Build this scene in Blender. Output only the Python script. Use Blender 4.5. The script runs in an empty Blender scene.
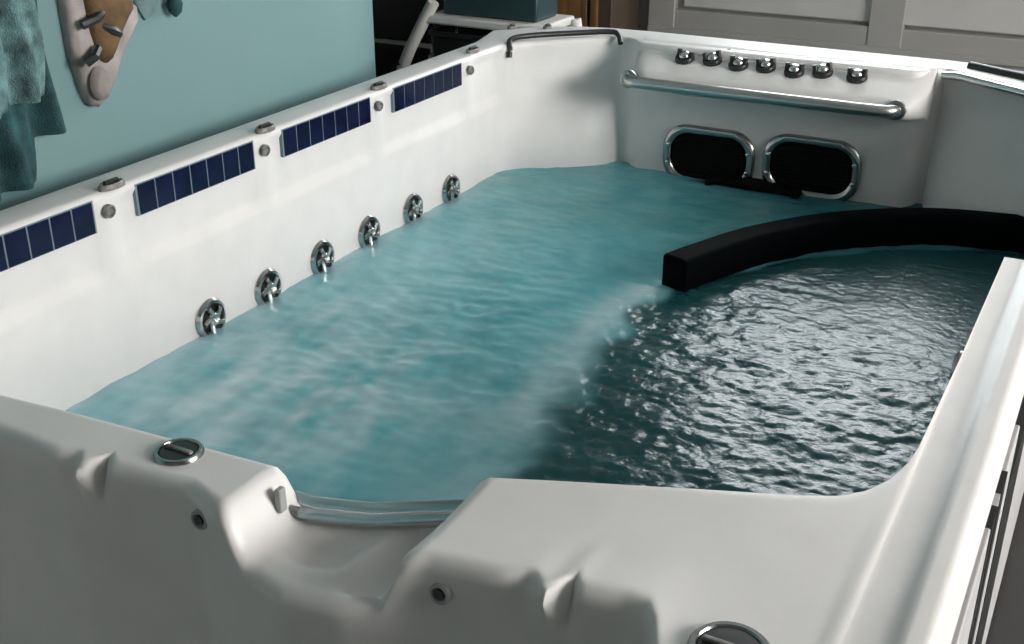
import bpy, bmesh, math, random
from mathutils import Vector, Matrix, noise
random.seed(7)
PI = math.pi
FLOOR = -1.25                      # the spa rim stands at z = 0, the room floor at -1.25
scn = bpy.context.scene
COL = scn.collection

# ------------------------------------------------------------------ helpers
def link(name, bm, mats, parent=None, smooth=True, angle=40, bevel=0):
    me = bpy.data.meshes.new(name)
    bmesh.ops.recalc_face_normals(bm, faces=bm.faces)
    if smooth:
        for f in bm.faces: f.smooth = True
        for e in bm.edges:
            if len(e.link_faces) == 2 and e.calc_face_angle(0) > math.radians(angle): e.smooth = False
    bm.to_mesh(me); bm.free()
    for m in (mats if isinstance(mats, (list, tuple)) else [mats]): me.materials.append(m)
    o = bpy.data.objects.new(name, me); COL.objects.link(o)
    if parent is not None: o.parent = parent
    if bevel:
        b = o.modifiers.new('bevel', 'BEVEL'); b.width = bevel; b.segments = 3; b.limit_method = 'ANGLE'; b.angle_limit = math.radians(35)
    return o

def empty(name, loc=(0, 0, 0)):
    o = bpy.data.objects.new(name, None); COL.objects.link(o); o.location = loc; o.empty_display_size = .1
    return o

def tag(o, label, cat, group=None):
    o['label'] = label; o['category'] = cat
    if group: o['group'] = group
    return o

def struct(o):
    o['kind'] = 'structure'; return o

def part(name, bm, mats, root, **k):
    """a part of a thing: mesh coordinates are world ones, so undo the root's location"""
    off = Vector((0, 0, 0)); r = root
    while r is not None: off += r.location; r = r.parent
    bmesh.ops.translate(bm, verts=bm.verts, vec=-off)
    return link(name, bm, mats, root, **k)

def box(bm, x0, x1, y0, y1, z0, z1, mi=0, rot=None, piv=None):
    vs = [bm.verts.new((x, y, z)) for x in (x0, x1) for y in (y0, y1) for z in (z0, z1)]
    for idx in ((0, 1, 3, 2), (4, 6, 7, 5), (0, 4, 5, 1), (2, 3, 7, 6), (0, 2, 6, 4), (1, 5, 7, 3)):
        f = bm.faces.new([vs[i] for i in idx]); f.material_index = mi
    if rot is not None:
        bmesh.ops.rotate(bm, verts=vs, cent=piv, matrix=rot)
    return vs

def loft(bm, rings, closed=False, mi=0, cap=False):
    g = [[bm.verts.new(p) for p in r] for r in rings]
    n = len(g[0])
    for a, b in zip(g, g[1:]):
        for i in range(n if closed else n - 1):
            j = (i + 1) % n
            try:
                f = bm.faces.new((a[i], a[j], b[j], b[i])); f.material_index = mi
            except ValueError: pass
    if cap:
        for r in (g[0], g[-1]):
            f = bm.faces.new(r); f.material_index = mi
    return g

def frame(n):
    n = Vector(n).normalized()
    a = Vector((0, 0, 1)) if abs(n.z) < .9 else Vector((0, 1, 0))
    u = a.cross(n).normalized(); v = n.cross(u)
    return u, v, n

def lathe(bm, c, n, prof, seg=28, mi=0, sx=1., sy=1., cap=True):
    """revolve (radius, height) pairs about axis n through c; sx, sy squash it"""
    u, v, n = frame(n); c = Vector(c)
    rings = [[c + u * (r * sx * math.cos(2 * PI * k / seg)) + v * (r * sy * math.sin(2 * PI * k / seg)) + n * h for k in range(seg)] for r, h in prof]
    return loft(bm, rings, True, mi, cap)

def tube(bm, pts, r, seg=12, mi=0, cap=True, prof=None):
    """sweep a circle (or the given (a, b) profile, b upward) along pts"""
    pts = [Vector(p) for p in pts]; rings = []
    for i, p in enumerate(pts):
        t = (pts[min(i + 1, len(pts) - 1)] - pts[max(i - 1, 0)]).normalized()
        up = Vector((0, 0, 1)) if abs(t.z) < .95 else Vector((0, 1, 0))
        s = t.cross(up).normalized(); w = s.cross(t)
        if prof: rings.append([p + s * a + w * b for a, b in prof])
        else: rings.append([p + s * (r * math.cos(2 * PI * k / seg)) + w * (r * math.sin(2 * PI * k / seg)) for k in range(seg)])
    return loft(bm, rings, True, mi, cap)

def smooth_path(pts, n):
    """Catmull-Rom through pts"""
    P = [Vector(p) for p in pts]; P = [2 * P[0] - P[1]] + P + [2 * P[-1] - P[-2]]; out = []
    for i in range(1, len(P) - 2):
        for k in range(n):
            t = k / n; a, b, c, d = P[i - 1:i + 3]
            out.append(.5 * ((2 * b) + (c - a) * t + (2 * a - 5 * b + 4 * c - d) * t * t + (3 * b - a - 3 * c + d) * t ** 3))
    out.append(P[-2]); return out

def rrect(w, h, r, n=5):
    """rounded rectangle outline, half sizes w, h"""
    o = []
    for cx, cy, a in ((w - r, h - r, 0), (-w + r, h - r, 90), (-w + r, -h + r, 180), (w - r, -h + r, 270)):
        for k in range(n + 1):
            t = math.radians(a + 90 * k / n); o.append((cx + r * math.cos(t), cy + r * math.sin(t)))
    return o

def sstep(a, b, x):
    if a == b: return float(x > a)
    t = min(1, max(0, (x - a) / (b - a))); return t * t * (3 - 2 * t)

def interp(tab, x):
    if x <= tab[0][0]: return tab[0][1]
    for (x0, y0), (x1, y1) in zip(tab, tab[1:]):
        if x <= x1: return y0 + (y1 - y0) * (x - x0) / (x1 - x0)
    return tab[-1][1]

# ------------------------------------------------------------------ materials
def mat(name, color, rough=.5, metal=0, spec=.5, coat=0, coat_rough=.1, vary=0, scale=6, detail=4, bump=0, bscale=40, stretch=(1, 1, 1)):
    m = bpy.data.materials.new(name); m.use_nodes = True
    nt = m.node_tree; b = nt.nodes['Principled BSDF']
    b.inputs['Base Color'].default_value = (*color, 1)
    b.inputs['Roughness'].default_value = rough; b.inputs['Metallic'].default_value = metal
    b.inputs['Specular IOR Level'].default_value = spec
    b.inputs['Coat Weight'].default_value = coat; b.inputs['Coat Roughness'].default_value = coat_rough
    if vary or bump:
        tc = nt.nodes.new('ShaderNodeTexCoord'); mp = nt.nodes.new('ShaderNodeMapping')
        mp.inputs['Scale'].default_value = stretch
        nt.links.new(tc.outputs['Object'], mp.inputs['Vector'])
    if vary:
        n = nt.nodes.new('ShaderNodeTexNoise'); n.inputs['Scale'].default_value = scale; n.inputs['Detail'].default_value = detail
        nt.links.new(mp.outputs[0], n.inputs['Vector'])
        r = nt.nodes.new('ShaderNodeValToRGB')
        r.color_ramp.elements[0].position = .3; r.color_ramp.elements[1].position = .7
        r.color_ramp.elements[0].color = (*[c * (1 - vary) for c in color], 1)
        r.color_ramp.elements[1].color = (*[min(1, c * (1 + vary)) for c in color], 1)
        nt.links.new(n.outputs['Fac'], r.inputs['Fac']); nt.links.new(r.outputs[0], b.inputs['Base Color'])
    if bump:
        n2 = nt.nodes.new('ShaderNodeTexNoise'); n2.inputs['Scale'].default_value = bscale; n2.inputs['Detail'].default_value = 3
        nt.links.new(mp.outputs[0], n2.inputs['Vector'])
        bp = nt.nodes.new('ShaderNodeBump'); bp.inputs['Strength'].default_value = bump; bp.inputs['Distance'].default_value = .01
        nt.links.new(n2.outputs['Fac'], bp.inputs['Height']); nt.links.new(bp.outputs[0], b.inputs['Normal'])
    return m

def emit(name, color, strength):
    m = bpy.data.materials.new(name); m.use_nodes = True
    nt = m.node_tree; nt.nodes.clear()
    e = nt.nodes.new('ShaderNodeEmission'); e.inputs[0].default_value = (*color, 1); e.inputs[1].default_value = strength
    o = nt.nodes.new('ShaderNodeOutputMaterial'); nt.links.new(e.outputs[0], o.inputs[0]); return m

ACRYL = mat('white_acrylic', (.70, .69, .68), .40, spec=.35, coat=.06, vary=.03, scale=9)
CHROME = mat('chrome', (.62, .62, .61), .16, 1)
JETRIM = mat('satin_chrome', (.36, .37, .37), .22, 1)
DARKCHROME = mat('dull_chrome', (.34, .35, .35), .3, 1)
DKPLAST = mat('dark_plastic', (.018, .02, .021), .35)
VOID = mat('black_grille', (.002, .0022, .0025), .6, spec=.1)
BLACK = mat('black_foam', (.0012, .0024, .0034), .8, spec=.05, vary=.3, scale=30, bump=.2, bscale=160)
GROUT = mat('tile_grout', (.16, .22, .26), .6)
TILE = mat('blue_tile', (.0065, .009, .034), .14, coat=.25, vary=.35, scale=14)
BARM = mat('satin_steel', (.52, .52, .51), .28, 1)
CAPM = mat('mottled_grey_plastic', (.17, .165, .155), .4, vary=.5, scale=60)
GREYPL = mat('grey_plastic', (.33, .34, .34), .35)
CLEAR = mat('clear_acrylic', (.75, .83, .84), .05, coat=.6)
CLEAR.node_tree.nodes['Principled BSDF'].inputs['Transmission Weight'].default_value = .75
SKIRT = mat('grey_cabinet', (.5, .5, .5), .45, vary=.04)
TEAL = mat('teal_paint', (.155, .269, .276), .55, vary=.02, scale=2, bump=.04, bscale=120)
WHITEP = mat('white_paint', (.62, .61, .59), .5, vary=.03)
FRONTP = mat('deep_teal_paint', (.16, .17, .16), .6, vary=.02)
CEIL = mat('ceiling_paint', (.42, .41, .40), .8, vary=.02)
FLOORM = mat('floor_tile', (.035, .034, .033), .5, vary=.12, scale=3)
GREYP = mat('grey_door_paint', (.30, .295, .28), .45, vary=.05, scale=3)
GREYL = mat('pale_door_panel', (.46, .455, .44), .45, vary=.05, scale=3)
WOODD = mat('dark_wood', (.05, .035, .024), .5, vary=.4, scale=5, stretch=(1, 1, .15))
WOODO = mat('warm_wood', (.17, .085, .03), .5, vary=.45, scale=6, stretch=(6, 6, .6))
BLKGLOSS = mat('black_lacquer', (.006, .007, .008), .25)
SKYPANE = emit('daylight_pane', (.92, .98, 1.0), 12.0)
SIDEPANE = emit('daylight_side_pane', (1.0, .965, .935), 30.0)

# ------------------------------------------------------------------ swim spa
spa = empty('swim_spa', (-1.3, 2.0, FLOOR))
tag(spa, 'white acrylic swim spa filled with turquoise water beside the teal wall', 'swim spa')
LAMPS = (2.14, 2.80, 3.44, 4.10)         # small round fittings along the left wall
STRIPS = ((1.585, 2.095), (2.257, 2.757), (2.905, 3.40), (3.555, 4.045))

def left_wall_bulge(y, z):
    pil = max(math.exp(-((y - l) / .045) ** 2) for l in LAMPS + (1.45,))
    low = sstep(-.212, -.245, z)                      # the lower wall stands a little proud, leaving a soft ledge
    return -.012 + .016 * max(low, pil * sstep(.0, -.03, z)) + .004 * math.sin(y * 5.2) * low

sh = bmesh.new()
ZS = [-1.15, -1.0, -.8, -.65, -.58] + [-.56 + .02 * k for k in range(27)]     # up to -.04
def path():
    """inner edge, outer edge and rim height along the open run left wall - far end - right ledge"""
    P = []
    y = -.9
    while y < 4.30: P.append(((-2.40, y), (-2.545, y), 0)); y += .03
    P.append(((-2.40, 4.30), (-2.545, 4.34), 0))
    for k in range(9):                               # rounded corner, then the diagonal
        t = k / 8; a = Vector((-2.40, 4.34)); b = Vector((-2.385, 4.45)); c = Vector((-2.31, 4.535))
        p = a * (1 - t) ** 2 + b * 2 * t * (1 - t) + c * t * t
        P.append(((p.x, p.y), (-2.545 - .06 * t, 4.40 + .26 * t), 0))
    P += [((-2.20, 4.64), (-2.42, 4.87), 0), ((-2.10, 4.735), (-2.30, 4.93), 0), ((-2.05, 4.775), (-2.2, 4.96), 0), ((-2.02, 4.785), (-2.12, 4.975), 0)]
    P += [((-1.985, 4.78), (-2.03, 4.98), 0), ((-1.95, 4.755), (-1.96, 4.985), 0), ((-1.92, 4.715), (-1.92, 4.985), 0), ((-1.89, 4.695), (-1.88, 4.985), 0)]
    for x in (-1.7, -1.5, -1.3, -1.1, -.9, -.77): P.append(((x, 4.69), (x, 4.985), 0))
    P += [((-.735, 4.70), (-.73, 4.985), 0), ((-.71, 4.735), (-.7, 4.985), 0), ((-.69, 4.78), (-.66, 4.985), 0)]
    for k in range(7):
        t = k / 6; P.append(((-.66 + .40 * t, 4.80 - .27 * t), (-.56 + .44 * t, 4.97 - .16 * t), 0))
    P += [((-.205, 4.46), (-.07, 4.72), 0), ((-.19, 4.36), (-.06, 4.5), 0), ((-.19, 4.30), (-.06, 4.32), 0)]
    P += [((-.19, 4.27), (-.06, 4.28), -.3), ((-.19, 3.8), (-.06, 3.8), -.3), ((-.19, 3.3), (-.06, 3.3), -.3), ((-.19, 2.8), (-.06, 2.8), -.3)]
    return P
OUTLINE = []
rings = []
for (ix, iy), (ox, oy), zt in path():
    i = Vector((ix, iy, 0)); o = Vector((ox, oy, 0)); d = (o - i).normalized()
    OUTLINE.append((ix, iy))
    r = []
    for z in ZS:
        zz = min(z, zt - .04)
        q = i.copy()
        if ix < -2.39: q.x += left_wall_bulge(iy, zz)
        q -= d * (.10 * sstep(-.62, -1.15, zz))
        if iy > 4.36 and (ix < -1.90 or ix > -.72):
            fade = sstep(-1.92, -2.14, ix) if ix < -1 else sstep(-.70, -.56, ix)
            q -= d * (.10 * sstep(-.08, -.56, zz) * sstep(4.36, 4.60, iy) * fade)
        r.append((q.x, q.y, zz))
    R = .022
    for k in range(6):
        t = k / 5 * PI / 2
        q = i + d * (R - R * math.cos(t)); r.append((q.x, q.y, zt - R + R * math.sin(t)))
    w = (o - i).length
    for k in range(6):
        t = k / 5 * PI / 2
        q = o - d * (.03 - .03 * math.sin(t)); r.append((q.x, q.y, zt - .03 + .03 * math.cos(t)))
    r.append((ox, oy, zt - .075)); q = o - d * .012; r.append((q.x, q.y, zt - .08)); r.append((q.x, q.y, zt - .5))
    rings.append(r)
loft(sh, rings)

# near partition between the swim basin and the small tub in front of it, with the wide corner deck at the right
YFAR = [(-2.6, 1.22), (-1.75, 1.215), (-1.52, 1.235), (-1.27, 1.25), (-1.07, 1.262), (-.95, 1.30), (-.83, 1.375), (-.69, 1.435), (-.48, 1.52), (-.34, 1.575), (-.28, 1.605), (-.245, 1.64), (-.22, 1.69), (-.203, 1.76), (-.196, 1.84), (-.193, 1.92), (-.19, 2.80)]
YNEAR = [(-2.6, 1.12), (-1.57, 1.115), (-1.44, 1.105), (-1.30, 1.125), (-1.19, 1.135), (-1.10, 1.105), (-.97, 1.075), (-.87, 1.09), (-.76, 1.15), (-.68, 1.162), (-.56, 1.182), (-.47, 1.20), (-.44, 1.195), (-.42, 1.165), (-.40, 1.12), (-.37, 1.075), (-.33, 1.03), (-.29, .97), (-.25, .85), (-.22, .6), (-.20, -.9)]
xs = []
x = -2.46
while x < -.46: xs.append(x); x += .012
while x < -.19: xs.append(x); x += .006
xs += [-.189, -.18, -.165, -.15, -.14, -.13, -.12, -.115, -.108, -.100, -.093, -.087, -.081, -.076, -.072, -.070, -.069]
GROOVES = (-1.365, -.555)
pr = []
NT = 26
for x in xs:
    yf, yn = interp(YFAR, x), interp(YNEAR, x)
    yn0 = yn
    for g in GROOVES:
        yn += .030 * math.exp(-((x - g) / .009) ** 2) - .016 * math.exp(-((x - g + .026) / .016) ** 2) + .010 * math.exp(-((x - g + .058) / .02) ** 2)
    edge = sstep(-.092, -.069, x)
    ridge = .010 * sstep(-.14, -.12, x) * (1 - sstep(-.095, -.078, x))
    n0 = sstep(-1.105, -1.045, x); n1 = sstep(-.785, -.825, x)
    nd = min(n0, n1)                                # the spillway notch
    depth = .085 * nd
    zt = ridge - .03 * edge * edge - depth
    Rf, Rn = .02, .05
    Rn = .026
    r = [(x, yf + .06, -1.1), (x, yf + .02, -.7), (x, yf, -.5), (x, yf, -.25), (x, yf, zt - .06)]
    for k in range(5):
        t = k / 4 * PI / 2; r.append((x, yf - Rf + Rf * math.cos(t), zt - Rf + Rf * math.sin(t)))
    ya, yb = yf - Rf, yn + Rn
    for k in range(1, NT):
        t = k / NT; y = ya + (yb - ya) * t
        e = (x + .945) / .10; f = (t - .48) / .30
        dish = -.022 * nd * math.exp(-(abs((x + .985) / .055) ** 3 + abs((t - .48) / .22) ** 3)) + .010 * nd * math.exp(-((x + .905) / .018) ** 2) * math.exp(-((t - .5) / .3) ** 2) - .022 * nd * math.exp(-((x + .85) / .028) ** 2) * (t > .1)
        r.append((x, y, zt + dish - .006 * math.sin(t * PI) * (x > -.8)))
    for k in range(7):
        t = k / 6 * PI / 2; r.append((x, yn + Rn - Rn * math.sin(t), zt - Rn + Rn * math.cos(t)))
    mixn = lambda k: yn0 + (yn - yn0) * k
    r += [(x, mixn(.45) + .002, zt - .055), (x, mixn(.12) + .004, zt - .08), (x, yn0 + .007, zt - .12), (x, yn0 + .012, -.28), (x, yn0 + .006, -.38), (x, yn0 - .02, -.55), (x, yn0 - .05, -.8), (x, yn0 - .07, -1.1)]
    pr.append(r)
g = loft(sh, pr)
# outer face of the right side, below the lip
zf = [-.03, -.05, -.055, -.09]
# basin floors
def quad(bm, pts, mi=0):
    f = bm.faces.new([bm.verts.new(p) for p in pts]); f.material_index = mi; return f
quad(sh, [(-2.5, 1.1, -1.12), (-.1, 1.1, -1.12), (-.1, 4.85, -1.12), (-2.5, 4.85, -1.12)])
quad(sh, [(-2.5, -.9, -1.08), (-.1, -.9, -1.08), (-.1, 1.15, -1.08), (-2.5, 1.15, -1.08)])
# near end rim of the small tub
er = []
for k in range(40):
    x = -2.46 + 2.39 * k / 39
    er.append([(x, -.78, -1.1), (x, -.80, -.03), (x, -.82, 0), (x, -.99, 0), (x, -1.02, -.03), (x, -1.02, -.5)])
loft(sh, er)
shell = part('shell', sh, ACRYL, spa, angle=50)

# cabinet panels round the outside
sk = bmesh.new()
box(sk, -2.53, -2.50, -1.0, 4.6, FLOOR + .02, -.06)
box(sk, -2.3, -.3, 4.93, 4.96, FLOOR + .02, -.06)
box(sk, -2.5, -.08, -1.0, -.97, FLOOR + .02, -.06)
part('skirt', sk, SKIRT, spa)
for y0, y1 in ((-1.0, 1.28), (1.30, 1.71), (1.90, 2.08), (2.52, 4.75)):
    sk = bmesh.new(); box(sk, -.085, -.062, y0, y1, FLOOR + .02, -.062)
    part('side_panel', sk, SKIRT, spa, bevel=.003)
for y0, y1 in ((1.71, 1.78), (1.82, 1.90), (2.08, 2.52)):
    sk = bmesh.new(); box(sk, -.085, -.0605, y0, y1, FLOOR + .02, -.062 if y0 < 2 else -.2)
    p = part('corner_post', sk, DKPLAST, spa); p['label'] = 'black upright cabinet post'
sk = bmesh.new(); box(sk, -.085, -.062, 1.78, 1.82, FLOOR + .02, -.062); part('side_panel', sk, SKIRT, spa)

# blue tile strips along the top of the left wall
for (y0, y1) in STRIPS:
    b = bmesh.new(); n = 7; w = (y1 - y0) / n
    box(b, -2.43, -2.400, y0 - .004, y1 + .004, -.104, -.012, 0)
    for k in range(n):
        a0, a1 = y0 + k * w + .0035, y0 + (k + 1) * w - .0035
        vs = box(b, -2.42, -2.397, a0, a1, -.101, -.015, 1)
    p = part('tile_strip', b, [GROUT, TILE], spa, smooth=False)
    p['label'] = 'strip of seven dark blue tiles'

# small round lamps, and oval caps on the rim above them
for y in LAMPS:
    b = bmesh.new()
    lathe(b, (-2.395, y, -.052), (1, 0, 0), [(.019, 0), (.019, .012), (.014, .016), (.011, .010), (.002, .010)], 20)
    part('light_button', b, CAPM, spa)
for x, y, a, b_ in [(-2.415, 2.185, .022, .046), (-2.415, 2.84, .022, .044), (-2.42, 3.49, .022, .044), (-2.435, 4.20, .022, .044), (-2.53, 4.72, .020, .026), (-2.39, 4.80, .020, .026)]:
    b = bmesh.new(); lathe(b, (0, 0, 0), (0, 0, 1), [(1, -.002), (1, .008), (.86, .014), (.7, .012), (.62, .006), (.05, .006)], 24)
    # the frame's own axes: u = -x, v = -y
    bmesh.ops.scale(b, verts=b.verts, vec=(a, b_, 1)); bmesh.ops.translate(b, verts=b.verts, vec=(x, y, 0))
    cp = part('diverter_cap', b, CAPM, spa)
    b = bmesh.new(); box(b, x - .006, x + .006, y - b_ * .55, y + b_ * .55, .004, .022)
    part('grip', b, DKPLAST, cp, bevel=.003)

# chrome wall jets at the waterline
for y in (2.493, 2.768, 3.070, 3.362, 3.656, 3.938):
    xw = -2.40 + left_wall_bulge(y, -.5)
    y -= .015
    b = bmesh.new()
    lathe(b, (xw - .004, y, -.508), (1, 0, 0), [(.064, 0), (.066, .008), (.060, .018), (.052, .020), (.048, .012), (.046, .004), (.002, .004)], 36, 0)
    jt = part('wall_jet', b, [CHROME], spa)
    b = bmesh.new()
    lathe(b, (xw, y, -.508), (1, 0, 0), [(.0465, .002), (.044, .006), (.038, .004), (.002, .004)], 28, 0)
    part('jet_cup', b, DKPLAST, jt)
    b = bmesh.new()
    for k in range(5):                              # swirl vanes round a chrome eyeball
        t = 2 * PI * k / 5 + .3
        ca, sa = math.cos(t), math.sin(t); cb, sb = math.cos(t + .45), math.sin(t + .45)
        pts = [(xw + .014, y + .016 * ca, -.508 + .016 * sa), (xw + .017, y + .045 * cb, -.508 + .045 * sb)]
        tube(b, pts, .0085, 8)
    lathe(b, (xw + .004, y, -.508), (1, 0, 0), [(.024, 0), (.024, .012), (.018, .019), (.010, .016), (.001, .010)], 18)
    part('nozzle', b, CHROME, jt)

# far-end console with its sloped top
cs = bmesh.new(); cr = []
prof = [(4.80, -.012), (4.79, .004), (4.772, .008), (4.755, .000), (4.62, -.055), (4.56, -.078), (4.535, -.092), (4.518, -.115), (4.518, -.135), (4.535, -.155), (4.58, -.172), (4.70, -.185)]
def rounded_end(x, xe0, xe1, R=.12):
    d = min(x - xe0, xe1 - x)
    return 0 if d >= R else 1 - math.sqrt(max(0, 1 - ((R - d) / R) ** 2))
NX = 70
for k in range(NX + 1):
    u = k / NX
    u = .5 - .5 * math.cos(PI * u)
    x = -1.905 + (1.905 - .685) * u
    q = rounded_end(x, -1.905, -.685, .11)
    cr.append([(x, 4.70 + (y - 4.70) * (1 - .92 * q) if y < 4.70 else y, z) for y, z in prof])
loft(cs, cr)
for r in (cr[0], cr[-1]): quad(cs, r)
part('console', cs, ACRYL, spa, angle=60)
# moulded raised bevels on the console
def on_console(x, y, lift=0):
    z = interp([(4.535, -.092), (4.56, -.078), (4.62, -.055), (4.755, 0), (4.8, .004)], y)
    nrm = Vector((0, -.38, .92)).normalized()
    return Vector((x, y, z)) + nrm * lift, nrm
# seven diverter knobs: dark cup with a U-shaped grip
KN = [(-1.676, 4.655), (-1.558, 4.662), (-1.442, 4.648), (-1.329, 4.655), (-1.209, 4.643), (-1.100, 4.660), (-.963, 4.652)]
for i, (x, y) in enumerate(KN):
    c, nr = on_console(x, y, -.002)
    b = bmesh.new()
    lathe(b, c, nr, [(.040, 0), (.041, .012), (.037, .02), (.030, .022), (.028, .012), (.002, .012)], 28)
    kb = part('control_knob', b, DKPLAST, spa); kb['label'] = 'dark round control knob'
    u, v, n = frame(nr)
    b = bmesh.new()
    rot = Matrix.Rotation((-.25, .5, -.1, .3, 0, .55, .05)[i], 3, nr)
    lathe(b, c + nr * .012, nr, [(.0245, 0), (.024, .012), (.018, .022), (.012, .025), (.001, .026)], 20)
    part('grip', b, CHROME, kb)
    b = bmesh.new()
    b.free()
    for s in (-1, 1):
        b = bmesh.new(); w0 = rot @ (u * (.028 * s))
        tube(b, [c + w0 + nr * .014, c + w0 + nr * .040 + rot @ (v * .012)], .011, 10)
        part('prong', b, DKPLAST, kb)
for x, y in ((-1.767, 4.715), (-.867, 4.735), (-1.51, 4.735), (-1.175, 4.74)):
    c, nr = on_console(x, y, -.003)
    b = bmesh.new(); lathe(b, c, nr, [(.017, 0), (.017, .008), (.012, .011), (.001, .011)], 18)
    part('button', b, DARKCHROME, spa)
# long grab bar under the console
b = bmesh.new()
bar = [(-1.875, 4.56, -.118), (-1.872, 4.515, -.118), (-1.85, 4.490, -.118), (-1.82, 4.482, -.118)] + [(-1.82 + .99 * k / 20, 4.482, -.118) for k in range(1, 20)] + [(-.83, 4.482, -.118), (-.80, 4.490, -.118), (-.78, 4.515, -.118), (-.777, 4.56, -.118)]
tube(b, bar, .024, 16)
gb = part('grab_bar', b, BARM, spa); gb['label'] = 'polished grab bar'
for x in (-1.873, -.778):
    b = bmesh.new(); lathe(b, (x, 4.535, -.118), (0, -1, 0), [(.038, 0), (.038, .012), (.030, .018), (.025, .018)], 20)
    part('flange', b, DARKCHROME, gb)
# two swim jet openings with black grilles
for x, z in ((-1.555, -.455), (-1.112, -.438)):
    b = bmesh.new(); n = 8; yw = 4.69
    rr = [[(x + a, yw - d, z + c_) for a, c_ in rrect(w, h, r, n)] for w, h, r, d in ((.205, .132, .105, -.01), (.205, .132, .105, .012), (.197, .124, .10, .022), (.184, .111, .09, .024), (.172, .099, .082, .018), (.166, .093, .078, .008), (.164, .091, .077, -.004))]
    loft(b, rr, True)
    sj = part('swim_jet', b, JETRIM, spa); sj['label'] = 'chrome framed swim jet opening'
    b = bmesh.new()
    r1 = [(x + a, yw - .004, z + c_) for a, c_ in rrect(.166, .093, .078, n)]
    b.faces.new([b.verts.new(p) for p in r1])
    rr = [[(x + a, yw - d, z + c_) for a, c_ in rrect(w, h, r, n)] for w, h, r, d in ((.166, .093, .078, .004), (.160, .087, .073, .013), (.150, .077, .066, .013), (.146, .073, .064, .004))]
    loft(b, rr, True)
    for k in range(-4, 5):
        zz = k * .016; hw = .150 - (.02 if abs(k) > 3 else 0)
        box(b, x - hw, x + hw, yw - .009, yw - .004, z + zz - .0025, z + zz + .0025)
    gr = part('grille', b, VOID, sj, angle=30); gr['label'] = 'black slotted grille'
    for s, t in ((1, 1), (-1, -1), (1, -1), (-1, 1)):
        b = bmesh.new(); lathe(b, (x + s * .178, yw - .02, z + t * .04), (0, -1, 0), [(.010, 0), (.009, .006), (.004, .009), (.001, .009)], 12)
        part('screw', b, CHROME, sj)
# dark skimmer slot just over the water between the two
b = bmesh.new(); xs0, zs0 = -1.335, -.548
rr = [[(xs0 + a, 4.69 - d, zs0 + c_ - .02 * a) for a, c_ in rrect(w, h, h * .98, 6)] for w, h, d in ((.205, .032, -.01), (.205, .032, .075), (.198, .028, .09), (.18, .016, .09), (.178, .014, .05))]
loft(b, rr, True, cap=True)
part('skimmer_slot', b, VOID, spa)['label'] = 'black skimmer slot at the waterline'
# handrails in the two far corners
def corner_rail(pts, mt, r):
    b = bmesh.new(); tube(b, smooth_path(pts, 6), r, 12); return part('corner_rail', b, mt, spa)
corner_rail([(-2.372, 4.40, -.055), (-2.374, 4.41, -.02), (-2.385, 4.44, .012), (-2.34, 4.53, .018), (-2.18, 4.69, .018), (-2.07, 4.775, .018), (-2.03, 4.77, .008), (-2.005, 4.74, -.02)], DKPLAST, .012)
corner_rail([(-.66, 4.76, -.02), (-.60, 4.73, -.012), (-.45, 4.63, -.012), (-.32, 4.54, -.012), (-.24, 4.44, -.02)], CHROME, .016)
b = bmesh.new(); tube(b, smooth_path([(-.58, 4.86, .004), (-.42, 4.77, .004), (-.26, 4.68, .004), (-.16, 4.60, .004)], 5), .02, 10); part('rail_recess', b, DKPLAST, spa)
# fittings on the near deck and on the tub face below it
for x, y, s in ((-1.268, 1.205, .038), (-.312, 1.168, .050)):
    b = bmesh.new(); lathe(b, (x, y, 0), (0, 0, 1), [(s * 1.1, -.004), (s * 1.08, .003), (s, .007), (s * .88, .007), (s * .8, .001)], 32)
    dk = part('deck_valve', b, JETRIM, spa); dk['label'] = 'chrome rimmed valve set in the near deck'
    b = bmesh.new(); lathe(b, (x, y, 0), (0, 0, 1), [(s * .86, .001), (s * .80, .005), (s * .5, .006), (s * .02, .006)], 28)
    part('valve_dial', b, DKPLAST, dk)
    b = bmesh.new(); box(b, x - s * .75, x + s * .75, y - .005, y + .005,   .004, .011); part('grip', b, CAPM, dk, bevel=.003)
for x, z in ((-1.155, -.035 - .01), (-.735, -.055)):
    y = interp(YNEAR, x) - .002
    b = bmesh.new(); lathe(b, (x, y + .006, z), (0, -1, .1), [(.017, 0), (.017, .008), (.012, .010), (.008, .004), (.001, .004)], 20)
    bj = part('back_jet', b, GREYPL, spa)
    b = bmesh.new(); lathe(b, (x, y + .006, z), (0, -1, .1), [(.009, .004), (.008, .010), (.001, .009)], 14); part('nozzle', b, DKPLAST, bj)
# clear lip on the edge of the spillway
for dy, r_, z in ((.004, .012, -.066), (-.026, .009, -.068)):
    b = bmesh.new(); tube(b, [(xx, interp(YFAR, xx) + dy - .004, z + .006 * (xx < -1.06)) for xx in (-1.085, -1.05, -1.0, -.95, -.91, -.87, -.84, -.815)], r_, 10)
    part('spill_lip', b, CLEAR, spa)['label'] = 'clear lip along the spillway edge'
b = bmesh.new(); box(b, -1.074, -1.062, 1.205, 1.222, -.055, -.012); part('spill_slot', b, GREYPL, spa, bevel=.003)
# side jet fittings on the inner face of the right rim
for y, z in ((2.22, -.02), (2.42, -.05)):
    b = bmesh.new(); lathe(b, (-.186, y, z - .02), (-1, 0, 0), [(.035, 0), (.035, .012), (.027, .02), (.02, .012), (.002, .012)], 24); part('side_jet', b, DARKCHROME, spa)

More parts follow.
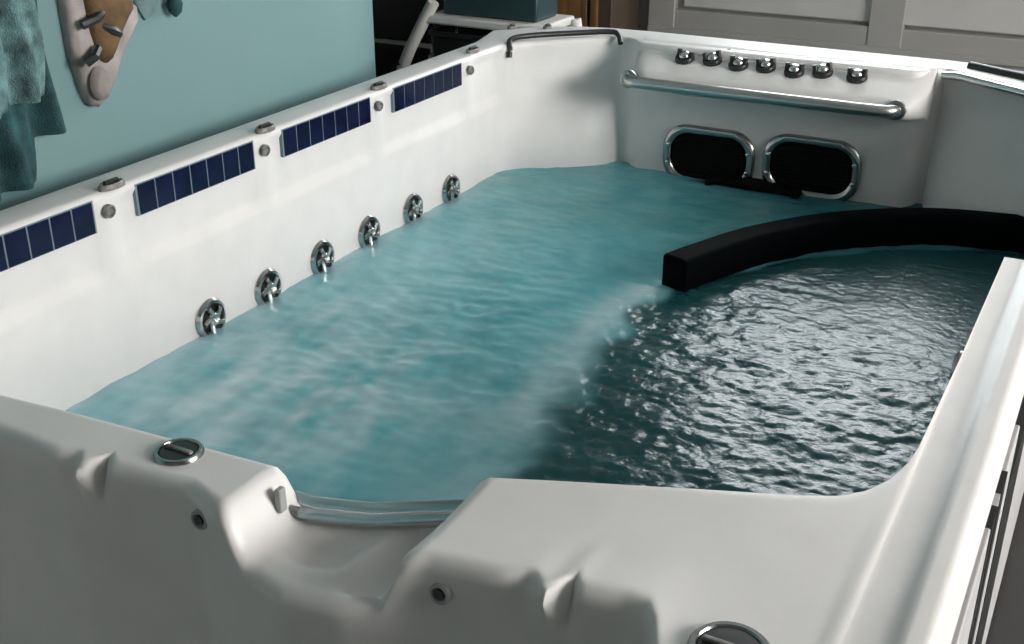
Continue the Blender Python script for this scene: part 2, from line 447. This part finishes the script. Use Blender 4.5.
# ------------------------------------------------------------------ water
WZ = -.55
poly = [(-2.45, 1.0)] + [(x - .02 if x < -2.3 else x + (.03 if x > -.3 else 0), y + (.03 if y > 4.4 else 0)) for x, y in OUTLINE if y > 1.1] + [(-.16, 2.8), (-.16, 1.85), (-.19, 1.7), (-.3, 1.5), (-.6, 1.38), (-.85, 1.2), (-1.0, 1.0)]
def inside(x, y):
    c = False; n = len(poly)
    for i in range(n):
        x0, y0 = poly[i]; x1, y1 = poly[i - 1]
        if (y0 > y) != (y1 > y) and x < (x1 - x0) * (y - y0) / (y1 - y0) + x0: c = not c
    return c
BOUND = [(1.0, -1.02), (2.1, -1.14), (2.3, -1.17), (2.6, -1.22), (2.9, -1.26), (3.3, -1.27), (3.5, -1.24), (3.75, -1.10), (4.0, -.92), (4.25, -.6), (4.4, -.2)]
def aerated(x, y):
    """1 in the bubbly water of the jets, 0 in the still deep water right of the curve"""
    j = .10 * noise.noise((x * 5, y * 5, 3)) + .05 * noise.noise((x * 14, y * 14, 5)) * sstep(3.1, 2.3, y)
    w = .03 + .08 * sstep(3.2, 2.4, y)
    clear = 1 - .62 * sstep(-1.85, -1.05, x) * sstep(3.5, 4.3, y)
    return clear * sstep(w, -w, x - interp(BOUND, y) + j)
def froth_and_reflection(x, y):
    """white foam along the curve and over the jets, and a painted wall reflection beside the wall"""
    s = noise.noise((x * 9 + y * 2, y * 4 - x * 2, 21)) + .5 * noise.noise((x * 24, y * 12, 22))
    t = sstep(2.0, 3.3, y); bw = .075 + .05 * (1 - t)
    d = x - interp(BOUND, y) + .075
    f = math.exp(-(d / bw) ** 2) * (y < 3.46) * (.72 + .4 * s) * (.55 + .45 * t)
    f += .85 * math.exp(-(((x + 1.80) / .42) ** 2 + ((y - 2.25) / .45) ** 2)) * max(0, .55 + .9 * s)
    f += .75 * math.exp(-((x + 2.42) / .10) ** 2) * (y < 4.3) * (.7 + .3 * s)  # pale reflection of the white wall, painted into the water colour
    f += .50 * math.exp(-((x + 2.15) / .25) ** 2) * sstep(4.4, 2.2, y) * max(0, .6 + .7 * s)
    return min(1, max(0, f))
def wave(x, y):
    a = min(1, aerated(x, y) / (1 - .62 * sstep(-1.85, -1.05, x) * sstep(3.5, 4.3, y)))
    n = lambda s, t, k: noise.noise((x * s, y * t, k))
    calm = .0050 * n(5, 8, 1) + .0030 * n(12, 19, 2) + .0012 * n(28, 40, 9)
    turb = math.exp(-(((x + 1.72) / .38) ** 2 + ((y - 2.35) / .5) ** 2))
    calm += turb * (.006 * n(11, 10, 4) + .003 * n(26, 24, 5))
    band = math.exp(-((x - interp(BOUND, y) + .02) / .10) ** 2) * (y < 3.3)
    dsw = math.hypot(x + 1.78, y - 3.02)            # a small eddy
    calm += .003 * math.exp(-(dsw / .09) ** 2) * math.cos(dsw * 60 + 6 * noise.noise((x * 9, y * 9, 30)))
    rip = .0060 * n(6, 9, 6) + .0038 * n(15, 22, 7) + .0036 * n(31, 46, 8) + .0020 * n(48, 62, 15)
    still = 1 - .75 * sstep(3.0, 3.7, y + .9 * (x + .45))
    return a * calm + (1 - a) * rip * still + band * (.005 * n(18, 18, 11) + .002 * n(40, 40, 12))
ST = .011
wb = bmesh.new(); vd = {}
nx, ny = int(2.45 / ST), int(3.95 / ST)
fl = wb.verts.layers.float.new('bubbles'); f2 = wb.verts.layers.float.new('froth_and_reflection')
ins = {}
for i in range(nx + 1):
    for j in range(ny + 1):
        x, y = -2.47 + i * ST, .98 + j * ST
        ins[i, j] = inside(x, y)
for i in range(nx):
    for j in range(ny):
        if all(ins[k] for k in ((i, j), (i + 1, j), (i + 1, j + 1), (i, j + 1))):
            vs = []
            for k in ((i, j), (i + 1, j), (i + 1, j + 1), (i, j + 1)):
                if k not in vd:
                    x, y = -2.47 + k[0] * ST, .98 + k[1] * ST
                    v = wb.verts.new((x, y, WZ + wave(x, y))); v[fl] = aerated(x, y); v[f2] = froth_and_reflection(x, y); vd[k] = v
                vs.append(vd[k])
            wb.faces.new(vs)
be = [e for e in wb.edges if len(e.link_faces) == 1]
ex = bmesh.ops.extrude_edge_only(wb, edges=be)['geom']
for v in ex:
    if isinstance(v, bmesh.types.BMVert): v.co.z = -1.05

def water_mat():
    m = bpy.data.materials.new('spa_water'); m.use_nodes = True
    nt = m.node_tree; nt.nodes.clear(); N = nt.nodes.new; L = nt.links.new
    out = N('ShaderNodeOutputMaterial')
    at = N('ShaderNodeAttribute'); at.attribute_name = 'bubbles'
    tc = N('ShaderNodeTexCoord')
    # cloudy water: swirls of fine bubbles
    n1 = N('ShaderNodeTexNoise'); n1.inputs['Scale'].default_value = 2.6; n1.inputs['Detail'].default_value = 6; n1.inputs['Distortion'].default_value = 1.2
    L(tc.outputs['Object'], n1.inputs['Vector'])
    cr = N('ShaderNodeValToRGB'); e = cr.color_ramp.elements
    e[0].position = .35; e[0].color = (.10, .42, .47, 1); e[1].position = .75; e[1].color = (.23, .60, .65, 1)
    L(n1.outputs['Fac'], cr.inputs['Fac'])
    dif = N('ShaderNodeBsdfDiffuse'); 
    fr_at = N('ShaderNodeAttribute'); fr_at.attribute_name = 'froth_and_reflection'
    cm = N('ShaderNodeMix'); cm.data_type = 'RGBA'; cm.inputs['B'].default_value = (.60, .81, .87, 1)
    L(fr_at.outputs['Fac'], cm.inputs['Factor']); L(cr.outputs[0], cm.inputs['A']); L(cm.outputs['Result'], dif.inputs['Color'])
    tr = N('ShaderNodeBsdfTransparent'); tr.inputs[0].default_value = (.45, .74, .76, 1)
    cloudy = N('ShaderNodeMixShader'); cloudy.inputs[0].default_value = .25
    L(dif.outputs[0], cloudy.inputs[1]); L(tr.outputs[0], cloudy.inputs[2])
    dif2 = N('ShaderNodeBsdfDiffuse'); dif2.inputs['Color'].default_value = (.022, .115, .130, 1)
    tr2 = N('ShaderNodeBsdfTransparent'); tr2.inputs[0].default_value = (.18, .36, .39, 1)
    deep = N('ShaderNodeMixShader'); deep.inputs[0].default_value = .35
    L(dif2.outputs[0], deep.inputs[1]); L(tr2.outputs[0], deep.inputs[2])
    body = N('ShaderNodeMixShader'); L(at.outputs['Fac'], body.inputs[0]); L(deep.outputs[0], body.inputs[1]); L(cloudy.outputs[0], body.inputs[2])
    n2 = N('ShaderNodeTexNoise'); n2.inputs['Scale'].default_value = 45; n2.inputs['Detail'].default_value = 4
    L(tc.outputs['Object'], n2.inputs['Vector'])
    bp = N('ShaderNodeBump'); bp.inputs['Strength'].default_value = .30; bp.inputs['Distance'].default_value = .01
    L(n2.outputs['Fac'], bp.inputs['Height'])
    gl = N('ShaderNodeBsdfGlossy'); gl.inputs['Roughness'].default_value = .20; L(bp.outputs[0], gl.inputs['Normal'])
    fr = N('ShaderNodeFresnel'); fr.inputs['IOR'].default_value = 1.36; L(bp.outputs[0], fr.inputs['Normal'])
    mx = N('ShaderNodeMixShader'); L(fr.outputs[0], mx.inputs[0]); L(body.outputs[0], mx.inputs[1]); L(gl.outputs[0], mx.inputs[2])
    L(mx.outputs[0], out.inputs[0]); return m
water = link('water', wb, water_mat(), angle=80)
tag(water, 'bubbling turquoise water filling the swim spa, dark and rippled at right', 'water'); water['kind'] = 'stuff'

# ------------------------------------------------------------------ floating foam bar
fb = bmesh.new()
fp = smooth_path([(-1.245, 3.475, -.505), (-1.195, 3.61, -.505), (-1.075, 3.875, -.505), (-.865, 4.15, -.505), (-.58, 4.355, -.505), (-.30, 4.43, -.505), (-.205, 4.435, -.505)], 10)
pf = rrect(.052, .070, .016, 4)
g = tube(fb, fp, 0, prof=pf)
foam = link('foam_bar', fb, BLACK, bevel=.006)
tag(foam, 'curved black foam bar floating on the water at the far right', 'foam bar')

# ------------------------------------------------------------------ room
def sbox(name, m, *a, **k):
    b = bmesh.new(); box(b, *a); return struct(link(name, b, m, smooth=False, **k))
X0, X1, Y0, Y1, ZC = -4.4, 4.8, -2.6, 6.5, 2.8
sbox('floor', FLOORM, X0, X1, Y0, Y1, FLOOR - .1, FLOOR)
sbox('ceiling', CEIL, X0, X1, Y0, Y1, ZC, ZC + .1)
WL = -2.70
b = bmesh.new(); rr = []                          # the teal wall's end curves away, a bend added to darken it
RC, YC = 1.3, 3.47
arc = [PI / 3 * k / 16 for k in range(17)]
cur = [(WL, Y0), (WL, 3.0)] + [(WL - RC + RC * math.cos(t), YC + RC * math.sin(t)) for t in arc]
for z in (FLOOR, ZC): rr.append([(x, y, z) for x, y in cur] + [(WL - RC + (RC - .12) * math.cos(t), YC + (RC - .12) * math.sin(t), z) for t in arc[::-1]] + [(WL - .12, Y0, z)])
loft(b, rr, True, cap=True)
struct(link('wall_left', b, TEAL, angle=30))
sbox('wall_alcove', FRONTP, X0 - .1, X0, Y0, Y1, FLOOR, ZC)
sbox('wall_front', FRONTP, X0, X1, Y0 - .1, Y0, FLOOR, ZC)
# back wall with a wide window over a panelled lower half
WX0, WX1, WZ0, WZ1 = -2.15, -.50, .50, 1.95
b = bmesh.new()
box(b, X0, WX0, Y1, Y1 + .15, FLOOR, ZC); box(b, WX1, X1, Y1, Y1 + .15, FLOOR, ZC)
box(b, WX0, WX1, Y1, Y1 + .15, FLOOR, WZ0); box(b, WX0, WX1, Y1, Y1 + .15, WZ1, ZC)
struct(link('wall_back', b, GREYP, smooth=False))
def window(name, x0, x1, y0, y1, z0, z1, pane, nm):
    """framed window in a wall that runs along x (y1 is the wall's back) or along y"""
    root = struct(empty(name, ((x0 + x1) / 2, (y0 + y1) / 2, z0)))
    b = bmesh.new(); t = .05
    if x1 - x0 > y1 - y0:
        box(b, x0, x1, y0, y1, z0, z0 + t); box(b, x0, x1, y0, y1, z1 - t, z1)
        for k in range(nm + 1):
            xc = x0 + t / 2 + (x1 - x0 - t) * k / nm; box(b, xc - t / 2, xc + t / 2, y0, y1, z0, z1)
        part('window_frame', b, WHITEP, root, smooth=False)
        b = bmesh.new(); box(b, x0 + .01, x1 - .01, y1 - .05, y1 - .04, z0 + .01, z1 - .01)
    else:
        box(b, x0, x1, y0, y1, z0, z0 + t); box(b, x0, x1, y0, y1, z1 - t, z1)
        for k in range(nm + 1):
            yc = y0 + t / 2 + (y1 - y0 - t) * k / nm; box(b, x0, x1, yc - t / 2, yc + t / 2, z0, z1)
        part('window_frame', b, WHITEP, root, smooth=False)
        b = bmesh.new(); box(b, x1 - .05, x1 - .04, y0 + .01, y1 - .01, z0 + .01, z1 - .01)
    part('pane', b, pane, root, smooth=False)
window('window_1', WX0, WX1, Y1 - .02, Y1 + .12, WZ0, WZ1, SKYPANE, 3)
# right wall with a window that lights the long white wall
RY0, RY1, RZ0, RZ1 = 1.5, 4.6, .6, 2.6
b = bmesh.new()
box(b, X1, X1 + .15, Y0, RY0, FLOOR, ZC); box(b, X1, X1 + .15, RY1, Y1, FLOOR, ZC)
box(b, X1, X1 + .15, RY0, RY1, FLOOR, RZ0); box(b, X1, X1 + .15, RY0, RY1, RZ1, ZC)
struct(link('wall_right', b, WHITEP, smooth=False))
window('window_2', X1 - .02, X1 + .12, RY0, RY1, RZ0, RZ1, SIDEPANE, 3)
# panelling on the back wall: rails, stiles and sunk panels
b = bmesh.new(); yb = Y1
box(b, -2.56, 1.6, yb - .05, yb, -.40, -.165); box(b, -2.56, 1.6, yb - .07, yb, -.30, -.265)
box(b, -2.56, 1.6, yb - .05, yb, -.62, -.40); box(b, -2.56, -2.40, yb - .06, yb, FLOOR, .4)
for xc in (-1.22, .15): box(b, xc - .09, xc + .09, yb - .055, yb, FLOOR, .4)
box(b, -2.56, 1.6, yb - .05, yb, .30, .42)
struct(link('trim_1', b, GREYP, smooth=False, bevel=.006))
for i, (x0, x1) in enumerate(((-2.36, -1.30), (-1.14, .07), (.23, 1.5))):
    b = bmesh.new(); box(b, x0, x1, yb - .03, yb, -.15, .26); box(b, x0, x1, yb - .02, yb, -1.1, -.66)
    struct(link('trim_%d' % (i + 2), b, GREYL, smooth=False, bevel=.01))

# ------------------------------------------------------------------ things beyond the spa
# tall black cabinet in the alcove past the end of the teal wall
cab = empty('cabinet', (-3.9, 6.1, FLOOR)); tag(cab, 'tall black cabinet past the end of the teal wall', 'cabinet')
b = bmesh.new(); box(b, -4.30, -3.66, 5.87, 6.40, FLOOR + .04, .35); part('body', b, BLKGLOSS, cab, bevel=.01)
b = bmesh.new(); box(b, -4.28, -3.68, 5.85, 5.87, -.375, .33); part('door', b, BLKGLOSS, cab, bevel=.006)
b = bmesh.new(); box(b, -4.28, -3.68, 5.85, 5.87, -1.19, -.405); part('door', b, BLKGLOSS, cab, bevel=.006)
b = bmesh.new(); box(b, -4.29, -3.67, 5.848, 5.872, -.402, -.378); part('trim_strip', b, GREYPL, cab)
b = bmesh.new(); box(b, -4.26, -3.70, 5.9, 6.35, FLOOR, FLOOR + .04); part('plinth', b, DKPLAST, cab)
# white rack with sloping legs and a black bin
rk = empty('rack', (-3.0, 5.42, FLOOR)); tag(rk, 'white tubular rack with sloping legs behind the far left corner of the spa', 'rack')
b = bmesh.new(); box(b, -3.33, -2.63, 5.24, 5.60, -.13, -.085); part('top_shelf', b, WHITEP, rk, bevel=.012)
b = bmesh.new(); box(b, -3.46, -2.60, 5.24, 5.60, -.50, -.46); part('shelf', b, WHITEP, rk, bevel=.006)
for pts in ([(-3.28, -.02), (-3.36, -.15), (-3.46, -.33), (-3.50, -.5), (-3.52, FLOOR)], [(-2.62, -.10), (-2.60, -.2), (-2.575, -.3), (-2.56, -.5), (-2.55, FLOOR)]):
    for y in (5.26, 5.58):
        b = bmesh.new(); tube(b, smooth_path([(x, y, z) for x, z in pts], 4), .032, 10); part('leg', b, WHITEP, rk)
bn = tag(empty('storage_bin', (-3.0, 5.42, -.46)), 'black bin on the lower shelf of the white rack', 'bin')
b = bmesh.new()
rr = [[(-3.02 + a, 5.42 + c_, z) for a, c_ in rrect(w, h, .03, 4)] for w, h, z in ((.28, .13, -.459), (.305, .145, -.20), (.315, .155, -.195), (.315, .155, -.17), (.30, .135, -.17), (.27, .12, -.43))]
loft(b, rr, True, cap=True); part('tub', b, DKPLAST, bn)
bt = tag(empty('storage_box', (-3.0, 5.42, -.085)), 'dark teal box lying on top of the white rack', 'box')
b = bmesh.new(); box(b, -3.25, -2.70, 5.30, 5.54, -.084, .06); part('body', b, mat('dark_teal_plastic', (.02, .045, .05), .4), bt, bevel=.015)
b = bmesh.new(); box(b, -3.265, -2.685, 5.29, 5.55, .06, .085); part('lid', b, DKPLAST, bt, bevel=.008)
# dark wooden cupboard against the back wall
cu = empty('cupboard', (-2.95, 6.2, FLOOR)); tag(cu, 'dark brown wooden cupboard left of the grey panelling', 'cupboard')
b = bmesh.new(); box(b, -3.40, -2.62, 6.05, 6.45, FLOOR + .05, .5); part('body', b, WOODD, cu, bevel=.006)
b = bmesh.new(); box(b, -3.38, -3.02, 6.025, 6.05, FLOOR + .08, .48); d = part('door', b, WOODD, cu, bevel=.006)
b = bmesh.new(); box(b, -3.00, -2.76, 6.025, 6.05, FLOOR + .08, .48); d = part('door', b, WOODO, cu, bevel=.006); d['label'] = 'warm brown cupboard door'
b = bmesh.new(); box(b, -2.735, -2.70, 6.02, 6.05, FLOOR + .05, .5); part('stile', b, WOODO, cu)
b = bmesh.new(); box(b, -3.36, -2.66, 6.1, 6.42, FLOOR, FLOOR + .05); part('plinth', b, DKPLAST, cu)

# towels hanging on the teal wall from hooks
TOWEL_D = mat('dark_teal_towel', (.022, .075, .085), .95, vary=.45, scale=18, bump=.6, bscale=220)
TOWEL_L = mat('pale_teal_towel', (.11, .20, .205), .95, vary=.6, scale=22, bump=.6, bscale=220)
def towel(name, y0, y1, ztop, zbot, thick, m, ph, out, hem):
    b = bmesh.new(); rings = []
    ny_, nz_ = 44, 50
    def surf(u, v, s):
        z = ztop + (zbot(u) - ztop) * v
        gather = .55 + .45 * sstep(0, .45, v)
        yc = (y0 + y1) / 2; y = yc + (u - .5) * (y1 - y0) * gather + .012 * math.sin(v * 7 + ph)
        fold = .026 * math.sin(u * 19 + ph + 1.2 * v) * (.4 + .6 * v) + .012 * math.sin(u * 37 + ph * 2 - v * 3)
        belly = out * (1 - .35 * v)
        return Vector((WL + .018 + belly + fold * (1 if s else .8) + (thick if s else 0), y, z))
    for s in (1, 0):
        rings = [[surf(i / ny_, j / nz_, s) for i in range(ny_ + 1)] for j in range(nz_ + 1)]
        gr_ = loft(b, rings)
        if s: g1 = gr_
    for j in range(nz_):
        for a in (0, ny_):
            b.faces.new((g1[j][a], g1[j + 1][a], gr_[j + 1][a], gr_[j][a]))
    for i in range(ny_):
        for a in (0, nz_):
            b.faces.new((g1[a][i], g1[a][i + 1], gr_[a][i + 1], gr_[a][i]))
    return b
tw = tag(empty('towel', (WL + .05, 2.2, .8)), 'long dark teal towel hanging at the left edge of the teal wall', 'towel')
b = towel('t', 1.82, 2.235, .80, lambda u: -.02 + .07 * (u - .5) + .10 * sstep(.72, .80, u), .012, TOWEL_D, .4, .03, 0); part('cloth', b, TOWEL_D, tw, angle=80)
b = bmesh.new(); tube(b, [(WL + .01, 1.97, .83), (WL + .06, 1.97, .79), (WL + .075, 1.97, .82)], .008, 10); lathe(b, (WL + .001, 1.97, .83), (1, 0, 0), [(.02, 0), (.02, .008), (.001, .01)], 16); hk = link('hook', b, CHROME); tag(hk, 'chrome wall hook holding up the teal towels', 'hook')
tw2 = tag(empty('towel', (WL + .12, 2.15, .8)), 'shorter pale teal patterned towel draped over the dark teal towel', 'towel')
b = towel('t', 1.78, 2.17, .80, lambda u: .185 + .05 * u, .012, TOWEL_L, 2.1, .10, 0); part('cloth', b, TOWEL_L, tw2, angle=80)
# carved wooden plaque on the teal wall, pointed at the bottom
PL = mat('weathered_wood', (.33, .295, .28), .8, vary=.35, scale=9, bump=.5, bscale=30)
PB = mat('brown_carving', (.12, .068, .026), .8, vary=.4, scale=16, bump=.4, bscale=40)
pq = tag(empty('wall_carving', (WL + .02, 2.5, .3)), 'weathered carved wooden wall hanging tapering to a point above the spa', 'wall carving')
def outline_plaque(s, grow=0):
    pts = [(2.40, .62), (2.395, .45), (2.405, .30), (2.425, .20), (2.44, .155), (2.465, .14), (2.50, .155), (2.535, .20), (2.58, .27), (2.625, .325), (2.66, .36), (2.665, .40), (2.64, .42), (2.655, .48), (2.66, .62)]
    cy, cz = 2.53, .42
    return [(cy - .055 + (y - cy) * s, cz + (z - cz) * s) for y, z in pts]
b = bmesh.new(); rr = [[(WL + d, y + (.004 * math.sin(z * 60)), z) for y, z in outline_plaque(s)] for s, d in ((1, .002), (1.0, .028), (.96, .042), (.86, .05), (.5, .055), (.05, .058))]
loft(b, rr, True, cap=True); part('backboard', b, PL, pq, angle=60)
b = bmesh.new(); rr = [[(WL + d, 2.47 + (y - 2.46) * s, .44 + (z - .42) * s * .95) for y, z in outline_plaque(1)] for s, d in ((.66, .045), (.64, .066), (.5, .078), (.1, .084))]
loft(b, rr, True, cap=True); part('figure', b, PB, pq, angle=60)
for (y, z, r_, a) in ((2.40, .40, .04, .3), (2.46, .36, .035, -.5), (2.38, .30, .03, .6), (2.435, .47, .035, .2)):
    b = bmesh.new(); tube(b, [(WL + .068, y - r_ * math.cos(a), z - r_ * math.sin(a)), (WL + .082, y, z), (WL + .068, y + r_ * math.cos(a), z + r_ * math.sin(a))], .014, 8); part('carved_mark', b, DKPLAST, pq)
b = bmesh.new(); lathe(b, (WL + .055, 2.405, .215), (1, 0, 0), [(.05, 0), (.045, .015), (.03, .025), (.001, .03)], 20, sx=.7); part('knot', b, PL, pq)
# little pendant near the top edge
GREYC = mat('grey_cloth', (.14, .22, .23), .9, vary=.3, scale=20)
pd = tag(empty('wall_pendant', (WL + .02, 2.9, .4)), 'small grey and dark teal pendant high on the teal wall', 'pendant')
b = bmesh.new(); rr = [[(WL + d, 2.68 + a * s, .49 + c_ * s) for a, c_ in ((-.06, .25), (-.055, -.08), (-.02, -.14), (.03, -.12), (.06, -.05), (.065, .25))] for s, d in ((1, .002), (1, .012), (.85, .02))]
loft(b, rr, True, cap=True); part('panel', b, GREYC, pd, angle=50)
b = bmesh.new(); tube(b, [(WL + .02, 2.76, .75), (WL + .03, 2.765, .5), (WL + .03, 2.77, .40)], .018, 10); lathe(b, (WL + .03, 2.77, .405), (0, 0, -1), [(.018, 0), (.026, .02), (.02, .045), (.004, .06)], 14); part('tassel', b, TOWEL_D, pd)

# ------------------------------------------------------------------ light, camera, colour
w = bpy.data.worlds.new('world'); scn.world = w; w.use_nodes = True
w.node_tree.nodes['Background'].inputs[0].default_value = (.75, .85, 1, 1); w.node_tree.nodes['Background'].inputs[1].default_value = .4
cam = bpy.data.cameras.new('camera'); co = bpy.data.objects.new('camera', cam); COL.objects.link(co); scn.camera = co
cam.sensor_width = 36; cam.lens = 1170 / 1024 * 36; cam.clip_start = .02
p = math.atan2(537, 1170); yw = math.atan2(690, math.hypot(1170, 537))
co.location = (0, 0, 1.0)
co.rotation_euler = (PI / 2 - p, 0, yw)
vs = scn.view_settings; vs.view_transform = 'Standard'; vs.look = 'None'; vs.gamma = 1; vs.use_curve_mapping = False; vs.exposure = 0
scn.cycles.use_denoising = True
scn.cycles.max_bounces = 8; scn.cycles.transparent_max_bounces = 8
scn.cycles.caustics_reflective = False; scn.cycles.caustics_refractive = False
